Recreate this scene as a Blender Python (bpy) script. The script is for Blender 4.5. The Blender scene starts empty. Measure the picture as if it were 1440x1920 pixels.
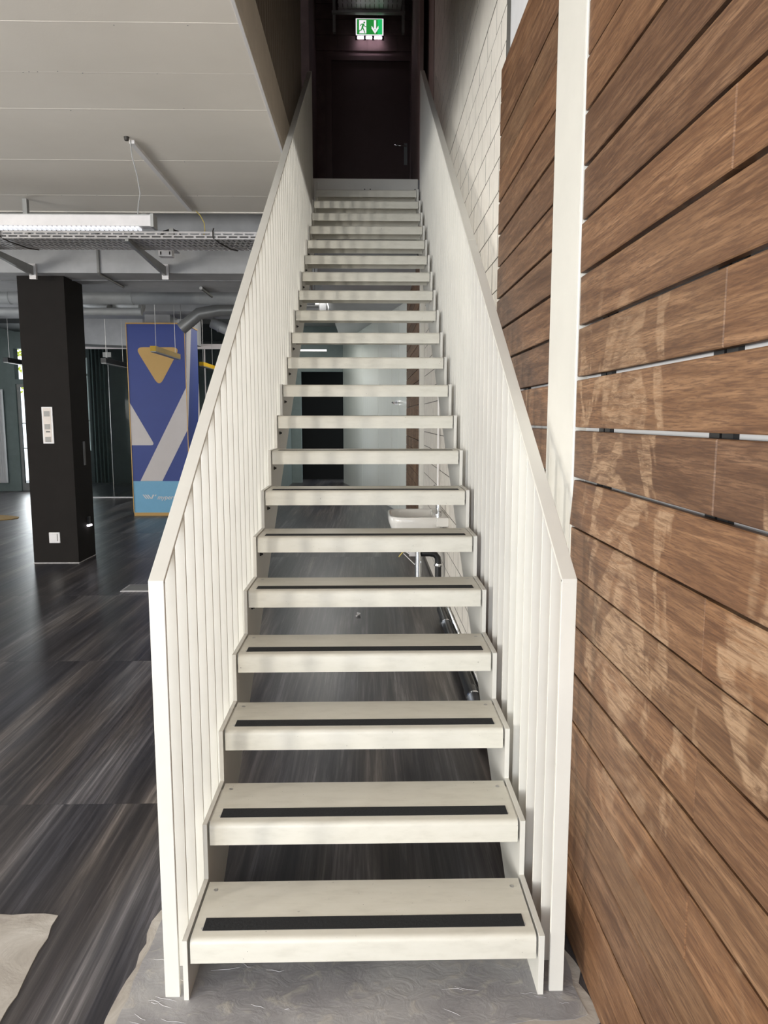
import bpy, bmesh, math, random
from mathutils import Vector, Matrix
random.seed(7)
C = bpy.context.scene.collection
SC = bpy.context.scene

# ------------------------------------------------------------ camera
CAM_Z = 1.667
cam_data = bpy.data.cameras.new('camera')
cam = bpy.data.objects.new('camera', cam_data); C.objects.link(cam)
cam.location = (0, 0, CAM_Z)
cam.rotation_euler = (math.pi/2 - 0.12765, 0, -0.020867)
cam_data.sensor_fit = 'VERTICAL'; cam_data.sensor_height = 24.0
cam_data.lens = 24.0 * 1363.57 / 1920.0
cam_data.clip_start = 0.02; cam_data.clip_end = 200
SC.camera = cam

# ------------------------------------------------------------ world, exposure, window and fill light
SC.view_settings.view_transform = 'Standard'
try: SC.view_settings.look = 'None'
except Exception: pass
SC.view_settings.gamma = 1.0
SC.view_settings.use_curve_mapping = False
SC.view_settings.exposure = -0.22
world = bpy.data.worlds.new('daylight'); SC.world = world
world.use_nodes = True
bg = world.node_tree.nodes['Background']
bg.inputs[0].default_value = (0.86, 0.95, 1.0, 1); bg.inputs[1].default_value = 2.6

def area_light(name, loc, rot, sx, sy, power, col):
    d = bpy.data.lights.new(name, 'AREA'); d.shape = 'RECTANGLE'
    d.size = sx; d.size_y = sy; d.energy = power; d.color = col
    o = bpy.data.objects.new(name, d); C.objects.link(o)
    o.location = loc; o.rotation_euler = rot
    return o
H90 = math.pi/2
UPT = 0.08   # panes also pass light bounced up from the pavement outside
area_light('window_daylight', (-2.9, -4.93, 1.75), (-H90-UPT, 0, math.pi), 5.6, 2.9, 430, (0.86, 0.915, 1.0))
area_light('window_daylight', (-9.2, -3.7, 1.6), (0, -H90-0.12, 0), 2.5, 1.0, 760, (1.0, 0.95, 0.86))
area_light('window_daylight', (-9.2, 0.9, 1.6), (0, -H90-0.85, 0), 2.6, 3.4, 470, (1.0, 0.97, 0.92))  # window added and tilted up to brighten the soffit
area_light('window_daylight', (-9.2, 10.4, 1.6), (0, -H90-0.5, 0), 2.4, 3.6, 130, (0.95, 0.97, 1.0))
area_light('window_daylight', (-7.77, 16.95, 1.4), (-H90, 0, 0), 0.5, 2.2, 25, (0.92, 0.97, 1.0))
area_light('wall_fill_light', (-1.2, 14.6, 3.9), (0, 0.5, 0), 1.2, 5.0, 210, (1.0, 0.99, 0.95))  # added fill to brighten the white wall, no ceiling fitting here
area_light('upstairs_lamp', (-2.2, 9.2, 6.6), (0, 0, 0), 0.6, 0.6, 26, (1.0, 0.82, 0.78))

# ------------------------------------------------------------ material helpers
def lin(c):
    return tuple((x/12.92 if x <= 0.04045 else ((x+0.055)/1.055)**2.4) for x in c)
def rgb(r, g, b): return lin((r/255, g/255, b/255)) + (1,)
class Mat:
    def __init__(s, name):
        s.m = bpy.data.materials.new(name); s.m.use_nodes = True
        s.t = s.m.node_tree; s.b = s.t.nodes['Principled BSDF']
    def n(s, typ, **kw):
        nd = s.t.nodes.new(typ)
        for k, v in kw.items(): setattr(nd, k, v)
        return nd
    def l(s, a, b): s.t.links.new(a, b)
    def coords(s, scale=(1,1,1), rnd=0.0, kind='pos'):
        if kind == 'pos': src = s.n('ShaderNodeNewGeometry').outputs['Position']
        else: src = s.n('ShaderNodeTexCoord').outputs['Object']
        v = s.n('ShaderNodeVectorMath', operation='MULTIPLY'); s.l(src, v.inputs[0]); v.inputs[1].default_value = scale
        out = v.outputs[0]
        if rnd:
            oi = s.n('ShaderNodeObjectInfo'); m = s.n('ShaderNodeMath', operation='MULTIPLY'); m.inputs[1].default_value = rnd
            s.l(oi.outputs['Random'], m.inputs[0])
            a = s.n('ShaderNodeVectorMath', operation='ADD'); s.l(out, a.inputs[0]); s.l(m.outputs[0], a.inputs[1]); out = a.outputs[0]
        return out
    def noise(s, vec, scale=1, detail=4, rough=0.55, dist=0.0):
        nd = s.n('ShaderNodeTexNoise'); s.l(vec, nd.inputs['Vector'])
        nd.inputs['Scale'].default_value = scale; nd.inputs['Detail'].default_value = detail
        nd.inputs['Roughness'].default_value = rough; nd.inputs['Distortion'].default_value = dist
        return nd.outputs['Fac']
    def ramp(s, fac, stops, interp='LINEAR'):
        nd = s.n('ShaderNodeValToRGB'); s.l(fac, nd.inputs[0]); cr = nd.color_ramp; cr.interpolation = interp
        while len(cr.elements) < len(stops): cr.elements.new(0.5)
        for e, (p, c) in zip(cr.elements, stops):
            e.position = p; e.color = c if len(c) == 4 else tuple(c) + (1,)
        return nd.outputs[0]
    def mix(s, fac, a, b, mode='MIX'):
        nd = s.n('ShaderNodeMix', data_type='RGBA', blend_type=mode)
        for sock, val in ((nd.inputs[0], fac), (nd.inputs[6], a), (nd.inputs[7], b)):
            if hasattr(val, 'is_output'): s.l(val, sock)
            else: sock.default_value = val
        return nd.outputs[2]
    def bump(s, h, strength=0.2, dist=0.002):
        nd = s.n('ShaderNodeBump'); nd.inputs['Strength'].default_value = strength; nd.inputs['Distance'].default_value = dist
        s.l(h, nd.inputs['Height']); s.l(nd.outputs[0], s.b.inputs['Normal'])
    def base(s, c):
        if hasattr(c, 'is_output'): s.l(c, s.b.inputs['Base Color'])
        else: s.b.inputs['Base Color'].default_value = c
    def set(s, rough=0.5, metal=0.0, spec=0.5):
        s.b.inputs['Roughness'].default_value = rough; s.b.inputs['Metallic'].default_value = metal
        s.b.inputs['Specular IOR Level'].default_value = spec
G1 = (0,0,0,1); W1 = (1,1,1,1)
def plain(name, c, rough=0.5, metal=0.0, var=0.06, scale=6.0, spec=0.5, bump=0.0):
    m = Mat(name); m.set(rough, metal, spec)
    f = m.noise(m.coords((scale,)*3), 1, 5, 0.6)
    dk = tuple(x*(1-var*1.6) for x in c[:3]) + (1,); lt = tuple(min(1, x*(1+var)) for x in c[:3]) + (1,)
    m.base(m.ramp(f, [(0.3, dk), (0.7, lt)]))
    if bump: m.bump(m.noise(m.coords((90,)*3), 1, 3), bump, 0.002)
    return m.m

white_paint = plain('white_powder_coated_steel', (0.69, 0.67, 0.615, 1), 0.42, var=0.03, scale=3)
# treads: painted, scuffed with small dark chips
m = Mat('scuffed_white_tread_paint'); m.set(0.42)
p = m.coords((1,1,1)); big = m.noise(m.coords((9,30,30), 5), 1, 5, 0.65)
col = m.ramp(big, [(0.25, (0.60,0.575,0.50)), (0.5, (0.67,0.645,0.565)), (0.75, (0.70,0.675,0.60))])
chip = m.ramp(m.noise(p, 130, 2, 0.5), [(0.735, G1), (0.76, W1)])
where = m.ramp(m.noise(p, 9, 2), [(0.5, G1), (0.58, W1)])
cm = m.mix(1.0, chip, where, 'MULTIPLY')
m.base(m.mix(cm, col, (0.10,0.09,0.08,1)))
m.b.inputs['Roughness'].default_value = 0.4
tread_paint = m.m
tape_mat = plain('black_grit_tape', (0.016,0.017,0.019,1), 0.9, var=0.5, scale=500, bump=0.6)
screw_mat = plain('dull_steel', (0.55,0.54,0.52,1), 0.4, 0.6)
chrome = plain('chrome', (0.80,0.81,0.83,1), 0.12, 1.0, var=0.02)
dark_metal = plain('dark_oxidised_bolt', (0.05,0.045,0.04,1), 0.5, 0.5)
joint_dark = plain('dark_joint', (0.02,0.019,0.018,1), 0.8)

# wood planks
def wood(name, scuffs):
    m = Mat(name); m.set(0.5, spec=0.35)
    g = m.noise(m.coords((3, 2.2, 34), 40), 1, 7, 0.66, 0.9)
    fine = m.noise(m.coords((30, 16, 300), 40), 1, 4, 0.65, 0.4)
    col = m.ramp(g, [(0.28, (0.09,0.043,0.021)), (0.45, (0.165,0.086,0.044)), (0.58, (0.245,0.138,0.074)), (0.75, (0.37,0.225,0.13))])
    col = m.mix(m.ramp(fine, [(0.40, (0.35,0.35,0.35,1)), (0.55, W1)]), (0.085,0.042,0.024,1), col)
    oi = m.n('ShaderNodeObjectInfo')
    tone = m.ramp(oi.outputs['Random'], [(0, (0.70,0.67,0.67)), (0.35,(0.88,0.83,0.78)), (0.7,(1.0,0.92,0.83)), (1, (0.80,0.81,0.80))])
    col = m.mix(1.0, col, tone, 'MULTIPLY')
    if scuffs:
        # brushed, paler worn swathes with a shape of their own
        s1 = m.noise(m.coords((1, 2.3, 1.5), 0.35), 1, 4, 0.55, 0.7)
        sm = m.ramp(s1, [(0.53, G1), (0.555, (0.9,0.9,0.9,1)), (0.60, (0.9,)*3), (0.62, (0.1,)*3)])
        s2 = m.noise(m.coords((5, 7, 60), 12), 1, 6, 0.75, 0.9)
        sm = m.mix(1.0, sm, m.ramp(s2, [(0.42, (0.15,)*3), (0.58, W1)]), 'MULTIPLY')
        z = m.n('ShaderNodeSeparateXYZ'); geo = m.n('ShaderNodeNewGeometry'); m.l(geo.outputs['Position'], z.inputs[0])
        hgt = m.n('ShaderNodeMapRange'); m.l(z.outputs['Z'], hgt.inputs[0])
        hgt.inputs[1].default_value = 0.5; hgt.inputs[2].default_value = 0.8
        h2 = m.n('ShaderNodeMapRange'); m.l(z.outputs['Z'], h2.inputs[0])
        h2.inputs[1].default_value = 2.1; h2.inputs[2].default_value = 1.8
        mm = m.n('ShaderNodeMath', operation='MULTIPLY'); m.l(hgt.outputs[0], mm.inputs[0]); m.l(h2.outputs[0], mm.inputs[1])
        m3 = m.n('ShaderNodeMath', operation='MULTIPLY'); m.l(sm, m3.inputs[0]); m.l(mm.outputs[0], m3.inputs[1])
        m4 = m.n('ShaderNodeMath', operation='MULTIPLY'); m.l(m3.outputs[0], m4.inputs[0]); m4.inputs[1].default_value = 0.8
        col = m.mix(m4.outputs[0], col, (0.40,0.265,0.16,1))
    m.base(col); m.bump(fine, 0.2, 0.001)
    return m.m
wood_mat = wood('oiled_hardwood_plank', True)

# vinyl floor: long dark streaks along the room
m = Mat('dark_streaked_vinyl'); m.set(0.34, spec=0.5)
a = m.noise(m.coords((5, 0.32, 1), 30), 1, 6, 0.62, 0.5)
b = m.noise(m.coords((38, 0.9, 1), 30), 1, 6, 0.72, 0.5)
c = m.noise(m.coords((3.2, 0.5, 1)), 1, 2, 0.5)
col = m.ramp(a, [(0.33, (0.030,0.028,0.031)), (0.46, (0.052,0.050,0.055)), (0.55, (0.085,0.080,0.081)), (0.63, (0.135,0.128,0.127)), (0.70, (0.19,0.182,0.178))])
streak = m.ramp(b, [(0.38, (0.55,0.55,0.58,1)), (0.52, (0.95,0.93,0.9,1)), (0.64, (1.8,1.76,1.72,1))])
col = m.mix(1.0, col, streak, 'MULTIPLY')
tint = m.ramp(c, [(0.38, (0.94,0.97,1.07,1)), (0.6, (1.07,1.0,0.95,1))])
col = m.mix(1.0, col, tint, 'MULTIPLY')
m.base(col); m.bump(b, 0.05, 0.001)
vinyl = m.m
# screed
m = Mat('troweled_grey_screed'); m.set(0.42, spec=0.55)
a = m.noise(m.coords((3,4,3)), 1, 6, 0.6, 0.6); b2 = m.noise(m.coords((14,18,10)), 1, 5, 0.6, 1.0)
col = m.ramp(a, [(0.3, (0.24,0.235,0.245)), (0.5, (0.33,0.322,0.33)), (0.7, (0.45,0.44,0.435))])
col = m.mix(m.ramp(b2, [(0.54, G1), (0.68, (0.7,0.7,0.7,1))]), col, (0.50,0.47,0.42,1))
m.base(col); m.bump(b2, 0.5, 0.006); screed_mat = m.m
m = Mat('dry_patch_screed'); m.set(0.8)
a = m.noise(m.coords((5,6,3)), 1, 6, 0.65, 0.8)
m.base(m.ramp(a, [(0.3, (0.30,0.27,0.24)), (0.5, (0.42,0.385,0.345)), (0.7, (0.52,0.49,0.45))])); m.bump(a, 0.6, 0.01); patch_mat = m.m

brick_mat = plain('whitewashed_block', (0.74,0.695,0.63,1), 0.8, var=0.05, scale=9, bump=0.3)
mortar = plain('grey_mortar_joint', (0.13,0.12,0.105,1), 0.9, var=0.15)
fascia_mat = plain('taupe_fascia_paint', (0.44,0.375,0.30,1), 0.7, var=0.05)
screen_mat = plain('shaded_taupe_screen', (0.27,0.225,0.18,1), 0.7, var=0.05)  # dimness of the upper storey is put into this darker taupe
filler = plain('joint_filler', (0.81,0.76,0.695,1), 0.85)
render_white = plain('rough_white_render', (0.64,0.605,0.55,1), 0.85, var=0.08, scale=4, bump=0.4)
plaster_grey = plain('pale_grey_plaster', (0.62,0.62,0.63,1), 0.8, var=0.03)
m = Mat('plasterboard_soffit'); m.set(0.85)
a = m.noise(m.coords((1.2,1.2,1)), 1, 4, 0.6); b3 = m.noise(m.coords((80,80,80)), 1, 3)
m.base(m.ramp(a, [(0.3, (0.74,0.69,0.62)), (0.7, (0.79,0.74,0.67))])); m.bump(b3, 0.15, 0.002); soffit_mat = m.m
concrete = plain('grey_painted_concrete', (0.40,0.40,0.405,1), 0.75, var=0.10, scale=3, bump=0.2)
concrete_dark = plain('dark_grey_concrete', (0.20,0.20,0.205,1), 0.8, var=0.15, scale=2)
duct_mat = plain('galvanised_duct', (0.36,0.37,0.375,1), 0.55, 0.1, var=0.08, scale=4)
tray_mat = plain('galvanised_tray', (0.50,0.48,0.475,1), 0.45, 0.3, var=0.1, scale=8)
black_paint = plain('matt_black_cladding', (0.020,0.0175,0.016,1), 0.8, var=0.06, scale=5, spec=0.15)
plastic_white = plain('white_plastic', (0.78,0.76,0.76,1), 0.35, var=0.02)
plastic_grey = plain('grey_grille', (0.40,0.38,0.36,1), 0.6, var=0.1, scale=200)
blue_mat = plain('royal_blue_laminate', rgb(38,62,142), 0.5, var=0.03)
sky_mat = plain('sky_blue_laminate', rgb(122,184,220), 0.5, var=0.02)
ochre_mat = plain('ochre_laminate', rgb(206,164,92), 0.5, var=0.02)
offwhite = plain('offwhite_laminate', rgb(214,206,204), 0.5, var=0.02)
gold_trim = plain('golden_trim', rgb(190,150,85), 0.4, 0.2)
yellow_mat = plain('yellow_lacquer', rgb(214,170,20), 0.4)
grey_metal = plain('grey_metal', (0.30,0.30,0.29,1), 0.45, 0.4)
silver = plain('silver_aluminium', (0.62,0.60,0.60,1), 0.4, 0.3)
black_plastic = plain('black_plastic', (0.014,0.014,0.015,1), 0.35)
black_void = plain('black_doorway', (0.004,0.004,0.004,1), 0.9)
ceramic = plain('white_ceramic', (0.80,0.78,0.75,1), 0.12, var=0.01)
green_wall = plain('grey_green_wall', (0.20,0.245,0.235,1), 0.6, var=0.06)
dark_wall = plain('dark_room_wall', (0.045,0.05,0.05,1), 0.6, var=0.1)
door_brown = plain('dark_brown_door', (0.10,0.062,0.058,1), 0.8, var=0.05)
pink_block = plain('dull_red_block', (0.20,0.135,0.13,1), 0.85, var=0.1, scale=7, bump=0.3)
pink_plaster = plain('pinkish_plaster', (0.42,0.33,0.31,1), 0.85)
wire_yellow = plain('yellow_cable', rgb(200,180,100), 0.5)
wire_grey = plain('grey_cable', (0.35,0.35,0.35,1), 0.5)
m = Mat('satin_white_lacquer'); m.set(0.22); m.base((0.85,0.86,0.80,1)); m.bump(m.noise(m.coords((6,6,.3)),1,3), .25, .01); lacquer = m.m
mat_tan = plain('tan_coir_mat', rgb(170,140,90), 0.9, var=0.1, scale=30)
curtain_mat = plain('dark_green_curtain', (0.05,0.062,0.06,1), 0.8)
m = Mat('clear_glass'); m.set(0.02); m.base((0.80,0.88,0.86,1)); m.b.inputs['Transmission Weight'].default_value = 1.0; m.b.inputs['IOR'].default_value = 1.12; glass = m.m
leaf_mat = plain('yellow_green_foliage', rgb(190,200,60), 0.6, var=0.4, scale=20)  # plain yellow-green leaf colour, varied by noise
def emit(name, c, s):
    m = Mat(name); m.base((c[0]*.5,c[1]*.5,c[2]*.5,1)); m.b.inputs['Emission Color'].default_value = tuple(c)+(1,); m.b.inputs['Emission Strength'].default_value = s; return m.m
sign_white = emit('sign_white', (1.0,0.93,1.0), 1.1)
sign_green = emit('sign_green', (0.03,0.36,0.06), 0.75)
sign_bright = emit('sign_bright_green', (0.02,0.62,0.16), 0.9)
sign_glow = emit('sign_tube', (1.0,0.84,1.0), 16.0)
lamp_small = emit('night_light', (1.0,0.95,1.0), 6.0)
louvre_glow = emit('glowing_louvre', (0.93,0.95,1.0), 0.9)  # self-lit: glow stands in for daylight reflected by the unlit louvre

# ------------------------------------------------------------ mesh helpers
class MB:
    def __init__(s): s.v = []; s.f = []; s.mi = []
    def add(s, vs, fs, mi=0):
        k = len(s.v); s.v += [tuple(v) for v in vs]; s.f += [tuple(i+k for i in f) for f in fs]; s.mi += [mi]*len(fs); return s
    def box(s, x0, x1, y0, y1, z0, z1, mi=0):
        return s.add([(x0,y0,z0),(x1,y0,z0),(x1,y1,z0),(x0,y1,z0),(x0,y0,z1),(x1,y0,z1),(x1,y1,z1),(x0,y1,z1)],
            [(0,3,2,1),(4,5,6,7),(0,1,5,4),(1,2,6,5),(2,3,7,6),(3,0,4,7)], mi)
    def prism(s, poly, axis, a, b, mi=0):
        """poly: 2D list; extruded along axis between a and b."""
        def P(u, v, t): return {'x': (t,u,v), 'y': (u,t,v), 'z': (u,v,t)}[axis]
        n = len(poly); vs = [P(u,v,a) for u,v in poly] + [P(u,v,b) for u,v in poly]
        fs = [tuple(range(n))[::-1], tuple(range(n, 2*n))] + [(i,(i+1)%n,(i+1)%n+n,i+n) for i in range(n)]
        return s.add(vs, fs, mi)
    def tube(s, pts, r, n=8, cap=True, mi=0):
        pts = [Vector(p) for p in pts]; rs = r if isinstance(r, (list,tuple)) else [r]*len(pts)
        vs = []; up = Vector((0,0,1)); prev = None
        for i, p in enumerate(pts):
            t = (pts[min(i+1,len(pts)-1)] - pts[max(i-1,0)]).normalized()
            if prev is None: a = t.cross(up if abs(t.z) < 0.9 else Vector((1,0,0))).normalized()
            else: a = (prev - t*prev.dot(t)).normalized()
            prev = a; b = t.cross(a)
            vs += [p + (a*math.cos(2*math.pi*k/n) + b*math.sin(2*math.pi*k/n))*rs[i] for k in range(n)]
        fs = [(i*n+k, i*n+(k+1)%n, (i+1)*n+(k+1)%n, (i+1)*n+k) for i in range(len(pts)-1) for k in range(n)]
        if cap: fs += [tuple(range(n))[::-1], tuple((len(pts)-1)*n + k for k in range(n))]
        return s.add(vs, fs, mi)
    def lathe(s, prof, c, axis='z', n=16, mi=0):
        def P(r, h, a):
            x, y = r*math.cos(a), r*math.sin(a)
            return {'z': (c[0]+x, c[1]+y, c[2]+h), 'x': (c[0]+h, c[1]+x, c[2]+y), 'y': (c[0]+x, c[1]+h, c[2]+y)}[axis]
        vs = [P(r, h, 2*math.pi*k/n) for r, h in prof for k in range(n)]
        fs = [(i*n+k, i*n+(k+1)%n, (i+1)*n+(k+1)%n, (i+1)*n+k) for i in range(len(prof)-1) for k in range(n)]
        fs += [tuple(range(n))[::-1], tuple((len(prof)-1)*n + k for k in range(n))]
        return s.add(vs, fs, mi)
    def build(s, name, mats, parent=None, bevel=0, smooth=False, segs=1, kind=None, label=None):
        org = ORG.get(parent.name, Vector()) if parent else Vector()
        me = bpy.data.meshes.new(name)
        me.from_pydata([tuple(Vector(v) - org) for v in s.v], [], s.f)
        if not isinstance(mats, (list, tuple)): mats = [mats]
        for mm in mats: me.materials.append(mm)
        for pl, k in zip(me.polygons, s.mi): pl.material_index = k; pl.use_smooth = smooth
        bm = bmesh.new(); bm.from_mesh(me)
        bmesh.ops.recalc_face_normals(bm, faces=bm.faces[:])
        if bevel: bmesh.ops.bevel(bm, geom=bm.edges[:], offset=bevel, segments=segs, affect='EDGES', profile=0.6)
        bm.to_mesh(me); bm.free()
        if smooth:
            try: me.set_sharp_from_angle(angle=math.radians(40))
            except Exception: pass
        o = bpy.data.objects.new(name, me); C.objects.link(o)
        if parent:
            o.parent = parent; ORG[o.name] = org
        if kind: o['kind'] = kind
        if label: o['label'] = label
        return o
ORG = {}
def thing(name, label, cat, loc=(0,0,0), group=None, kind=None):
    o = bpy.data.objects.new(name, None); C.objects.link(o); o.location = loc; o.empty_display_size = 0.1
    ORG[o.name] = Vector(loc)
    if kind: o['kind'] = kind
    if label: o['label'] = label
    if cat: o['category'] = cat
    if group: o['group'] = group
    return o
def tag(o, label, cat, group=None):
    o['label'] = label; o['category'] = cat
    if group: o['group'] = group
    return o
def B(*a): return MB().box(*a)
def share(me, name, loc, parent, rot=(0,0,0), scale=(1,1,1)):
    """a further piece that shares mesh data; loc in world coordinates"""
    o = bpy.data.objects.new(name, me); C.objects.link(o); o.parent = parent
    o.location = Vector(loc) - ORG.get(parent.name, Vector()); o.rotation_euler = rot; o.scale = scale
    ORG[o.name] = Vector(loc); return o
def unit_mesh(name, mb, mat):
    me = bpy.data.meshes.new(name); me.from_pydata(mb.v, [], mb.f); me.materials.append(mat)
    bm = bmesh.new(); bm.from_mesh(me); bmesh.ops.recalc_face_normals(bm, faces=bm.faces[:]); bm.to_mesh(me); bm.free(); return me
def chamfer_face(w, h, d, c, mat, name):
    """block in front of the YZ plane: back at x=0, front at x=-d, y 0..w, z 0..h, front edges chamfered by c"""
    vs = [(0,0,0),(0,w,0),(0,w,h),(0,0,h),(-d+c,0,0),(-d+c,w,0),(-d+c,w,h),(-d+c,0,h),(-d,c,c),(-d,w-c,c),(-d,w-c,h-c),(-d,c,h-c)]
    fs = [(0,1,2,3),(8,9,10,11)] + [(i,(i+1)%4,(i+1)%4+4,i+4) for i in range(4)] + [(i+4,(i+1)%4+4,(i+1)%4+8,i+8) for i in range(4)]
    return unit_mesh(name, MB().add(vs, fs), mat)

# ============================================================ THE SETTING
# --- floor: base with vinyl sheets laid on it near the viewer
floor = thing('floor', None, None, (0,0,0), kind='structure')
B(-9.3, 0.70, -5, -0.8, -0.2, 0.0).build('floor_base', vinyl, floor)
B(-9.3, 2.2, -0.8, 20.5, -0.2, -0.004).build('subfloor', concrete_dark, floor)
B(-9.3, 2.2, 10.615, 20.5, -0.003, 0.0).build('vinyl_flooring', vinyl, floor)
tw, tl = 9.98, 1.9
g = 0.0002
me = unit_mesh('vinyl_sheet', MB().add([(0,0,-.004),(tw-g,0,-.004),(tw-g,tl-g,-.004),(0,tl-g,-.004),(.0001,.0007,0),(tw-g-.0001,.0007,0),(tw-g-.0001,tl-g-.0007,0),(.0001,tl-g-.0007,0)],
    [(0,3,2,1),(4,5,6,7),(0,1,5,4),(1,2,6,5),(2,3,7,6),(3,0,4,7)]), vinyl)
for j in range(6):
    share(me, 'vinyl_sheet', (-9.29, 1.11 + (j-1)*tl if j else -0.79, 0), floor)
# screed collar at the stair foot, ragged outline, slightly proud
def ragged(poly, step=0.05, amp=0.008):
    out = []
    for (x0,y0),(x1,y1) in zip(poly, poly[1:]+poly[:1]):
        L = math.hypot(x1-x0, y1-y0); n = max(1, int(L/step))
        for k in range(n):
            t = k/n; out.append((x0+(x1-x0)*t + random.uniform(-amp,amp), y0+(y1-y0)*t + random.uniform(-amp,amp)))
    return out
def screed(name, poly, mat, z, amp=0.008):
    return MB().prism(ragged(poly, amp=amp), 'z', -0.003, z).build(name, mat, floor)
screed('screed_patch', [(-0.705,1.78),(-0.05,1.815),(0.30,1.80),(0.615,1.835),(0.605,2.0),(0.595,2.30),(-0.66,2.32),(-0.69,2.28)], screed_mat, 0.0035)
screed('screed_rim', [(-0.745,1.74),(-0.05,1.79),(0.30,1.775),(0.635,1.80),(0.63,2.0),(0.60,2.25),(-0.66,2.27),(-0.715,2.30)], patch_mat, 0.002, 0.014)
screed('screed_patch', [(-1.035,1.84),(-1.03,2.0),(-1.055,2.29),(-1.26,2.292),(-1.62,2.28),(-1.60,1.6),(-1.02,1.6)], patch_mat, 0.003, 0.006)
# trowelled ridges on the collar (a few raised skins)
mb = MB()
for k in range(26):
    x = random.uniform(-0.68,0.58); y = random.uniform(1.83,1.95) if k % 2 else random.uniform(1.83,2.2)
    if k < 9: x = random.uniform(-0.70,-0.6)
    a = random.uniform(-.5,.5); L = random.uniform(.02,.09)
    pts = [(x+L*t*math.cos(a)+random.uniform(-.004,.004), y+L*t*math.sin(a)+random.uniform(-.004,.004), 0.0036) for t in (0,.33,.66,1)]
    mb.tube(pts, [.0006,.0012,.0014,.0006], 5)
mb.build('screed_ridges', screed_mat, floor, smooth=True, kind='stuff')

# --- right wall: substrate, planks, pilaster, blocks
XW = 0.64
wall_r = thing('wall_right', None, None, (0.7,0,0), kind='structure')
B(0.676, 0.85, -5, 3.69, 0, 7.2).build('backing_wall', plaster_grey, wall_r)
B(0.6652, 0.85, 3.72, 10.2, 0, 7.2).build('mortar_bed', mortar, wall_r)
B(0.672, 0.85, 10.2, 12.6, 0, 3.93).build('backing_wall', plaster_grey, wall_r)
for yb in (2.05, 1.366, 0.68, 0.0, 3.1):
    for dy in (-0.026, 0.026):
        B(0.664, 0.677, yb+dy-0.021, yb+dy+0.021, 0.02, 3.36 if yb > 2.5 else 3.9).build('batten', black_plastic, wall_r)
S = [-0.05 + 0.2405*k for k in range(0, 14)]
up = [CAM_Z + XW*s for s in S]
low = [CAM_Z + XW*s for s in [-0.29 - 0.2355*k for k in range(0, 11)]]
rows = []   # (z0, z1, gap_top, kind)
for k in range(len(up)-1): rows.append((up[k], up[k+1], 0.011 if k < 7 else 0.008))
def plank(y0, y1, z0, z1, dx=0.0, tilt=0.0, cham=0.0025):
    w, h, d, c = y1-y0, z1-z0, 0.020, cham
    me = chamfer_face(w, h, d, c, wood_mat, 'plank')
    o = share(me, 'plank', (XW + d + dx, y0, z0), wall_r, rot=(0, tilt, 0)); return o
def row(z0, z1, gap, split, dx, far=True, tilt=0.0):
    a, b = z0 + gap/2, z1 - gap/2
    r = lambda: random.uniform(-.0015,.0015)
    if split:
        plank(1.331, 2.255, a, b, dx+r(), tilt); plank(-0.8, 1.329, a, b, dx+r()*.6, tilt)
    else: plank(-0.8, 2.255, a, b, dx+r(), tilt)
    if far: plank(2.40, 3.713 + r(), a, b, r())
for k, (z0, z1, gp) in enumerate(rows):
    row(z0, z1, gp, k in (1, 3, 5, 7, 9, 11), 0.0, far=(z1 < 3.36))
row(low[0], up[0], 0.010, True, 0.0)
for k in range(len(low)-1):
    gp = [0.010,0.004,0.005,0.006,0.0055,0.005,0.0045,0.004,0.004,0.003][k]
    z1, z0 = low[k], max(low[k+1], 0.003)
    row(z0, z1, gp, k in (1, 3, 5, 7), -0.004 if k else -0.008, tilt=0.07 if k == 0 else random.uniform(-.008,.008))
# pilaster between the two plank fields
B(0.6385, 0.68, 2.262, 2.612, 0.0, 7.0).build('pilaster', white_paint, wall_r, bevel=0.002)
B(0.634, 0.639, 2.268, 2.276, 0.0, 7.0).build('pilaster_bead', white_paint, wall_r)
# painted block wall beyond the planks
XB = 0.664
z_base = CAM_Z + XB*1.98; pitch = 0.245*XB
z0 = z_base - pitch*math.floor(z_base/pitch)
bl, jn = 0.29, 0.008
vj = 0.015
blk = chamfer_face(bl-vj, pitch-jn, 0.012, 0.0006, brick_mat, 'brick')
hero = MB(); n_single = 0
zA = z_base + 5*pitch; zBt = CAM_Z + XB*3.715
def block_row(z, j, h=pitch, yend=8.75):
    global n_single
    y = 3.74 - (0.145 if j % 2 else 0)
    first = True
    while y < yend - 0.05:
        a = max(y, 3.735); b = min(y+bl, yend)
        if b - a > 0.03:
            vis = (1.55 + (a-2.2)*0.665 < z + 0.35) and a < 7.6 and z < 5.4
            if vis and n_single < 298 and b-a > 0.28:
                share(blk, 'brick', (0.676 + random.uniform(-.0004,.0003), a, z), wall_r); n_single += 1
            elif vis and n_single < 298:
                share(chamfer_face(b-a-vj, h-jn, 0.012, 0.0012, brick_mat, 'brick'), 'brick', (0.676, a, z), wall_r); n_single += 1
            else:
                d = random.uniform(-.0004,.0004)
                hero.box(XB+d, 0.68, a, b-vj, z, z+h-jn)
        y += bl
z = z_base + 4*pitch; j = 4
while z > -0.01: block_row(max(z,0.002), j); z -= pitch; j += 1
z = zBt; j = 1
while z < 7.1: block_row(z, j); z += pitch; j += 1
hero.build('brickwork', brick_mat, wall_r, kind='stuff')
# rendered ring beam band in the block wall
MB().box(XB-0.001, 0.69, 3.735, 8.75, zA+0.006, zBt-0.01).build('ring_beam', render_white, wall_r, bevel=0.003)
B(0.655, 0.69, 7.75, 10.03, 3.95, 7.19).build('plaster_pier', pink_plaster, wall_r)
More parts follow.
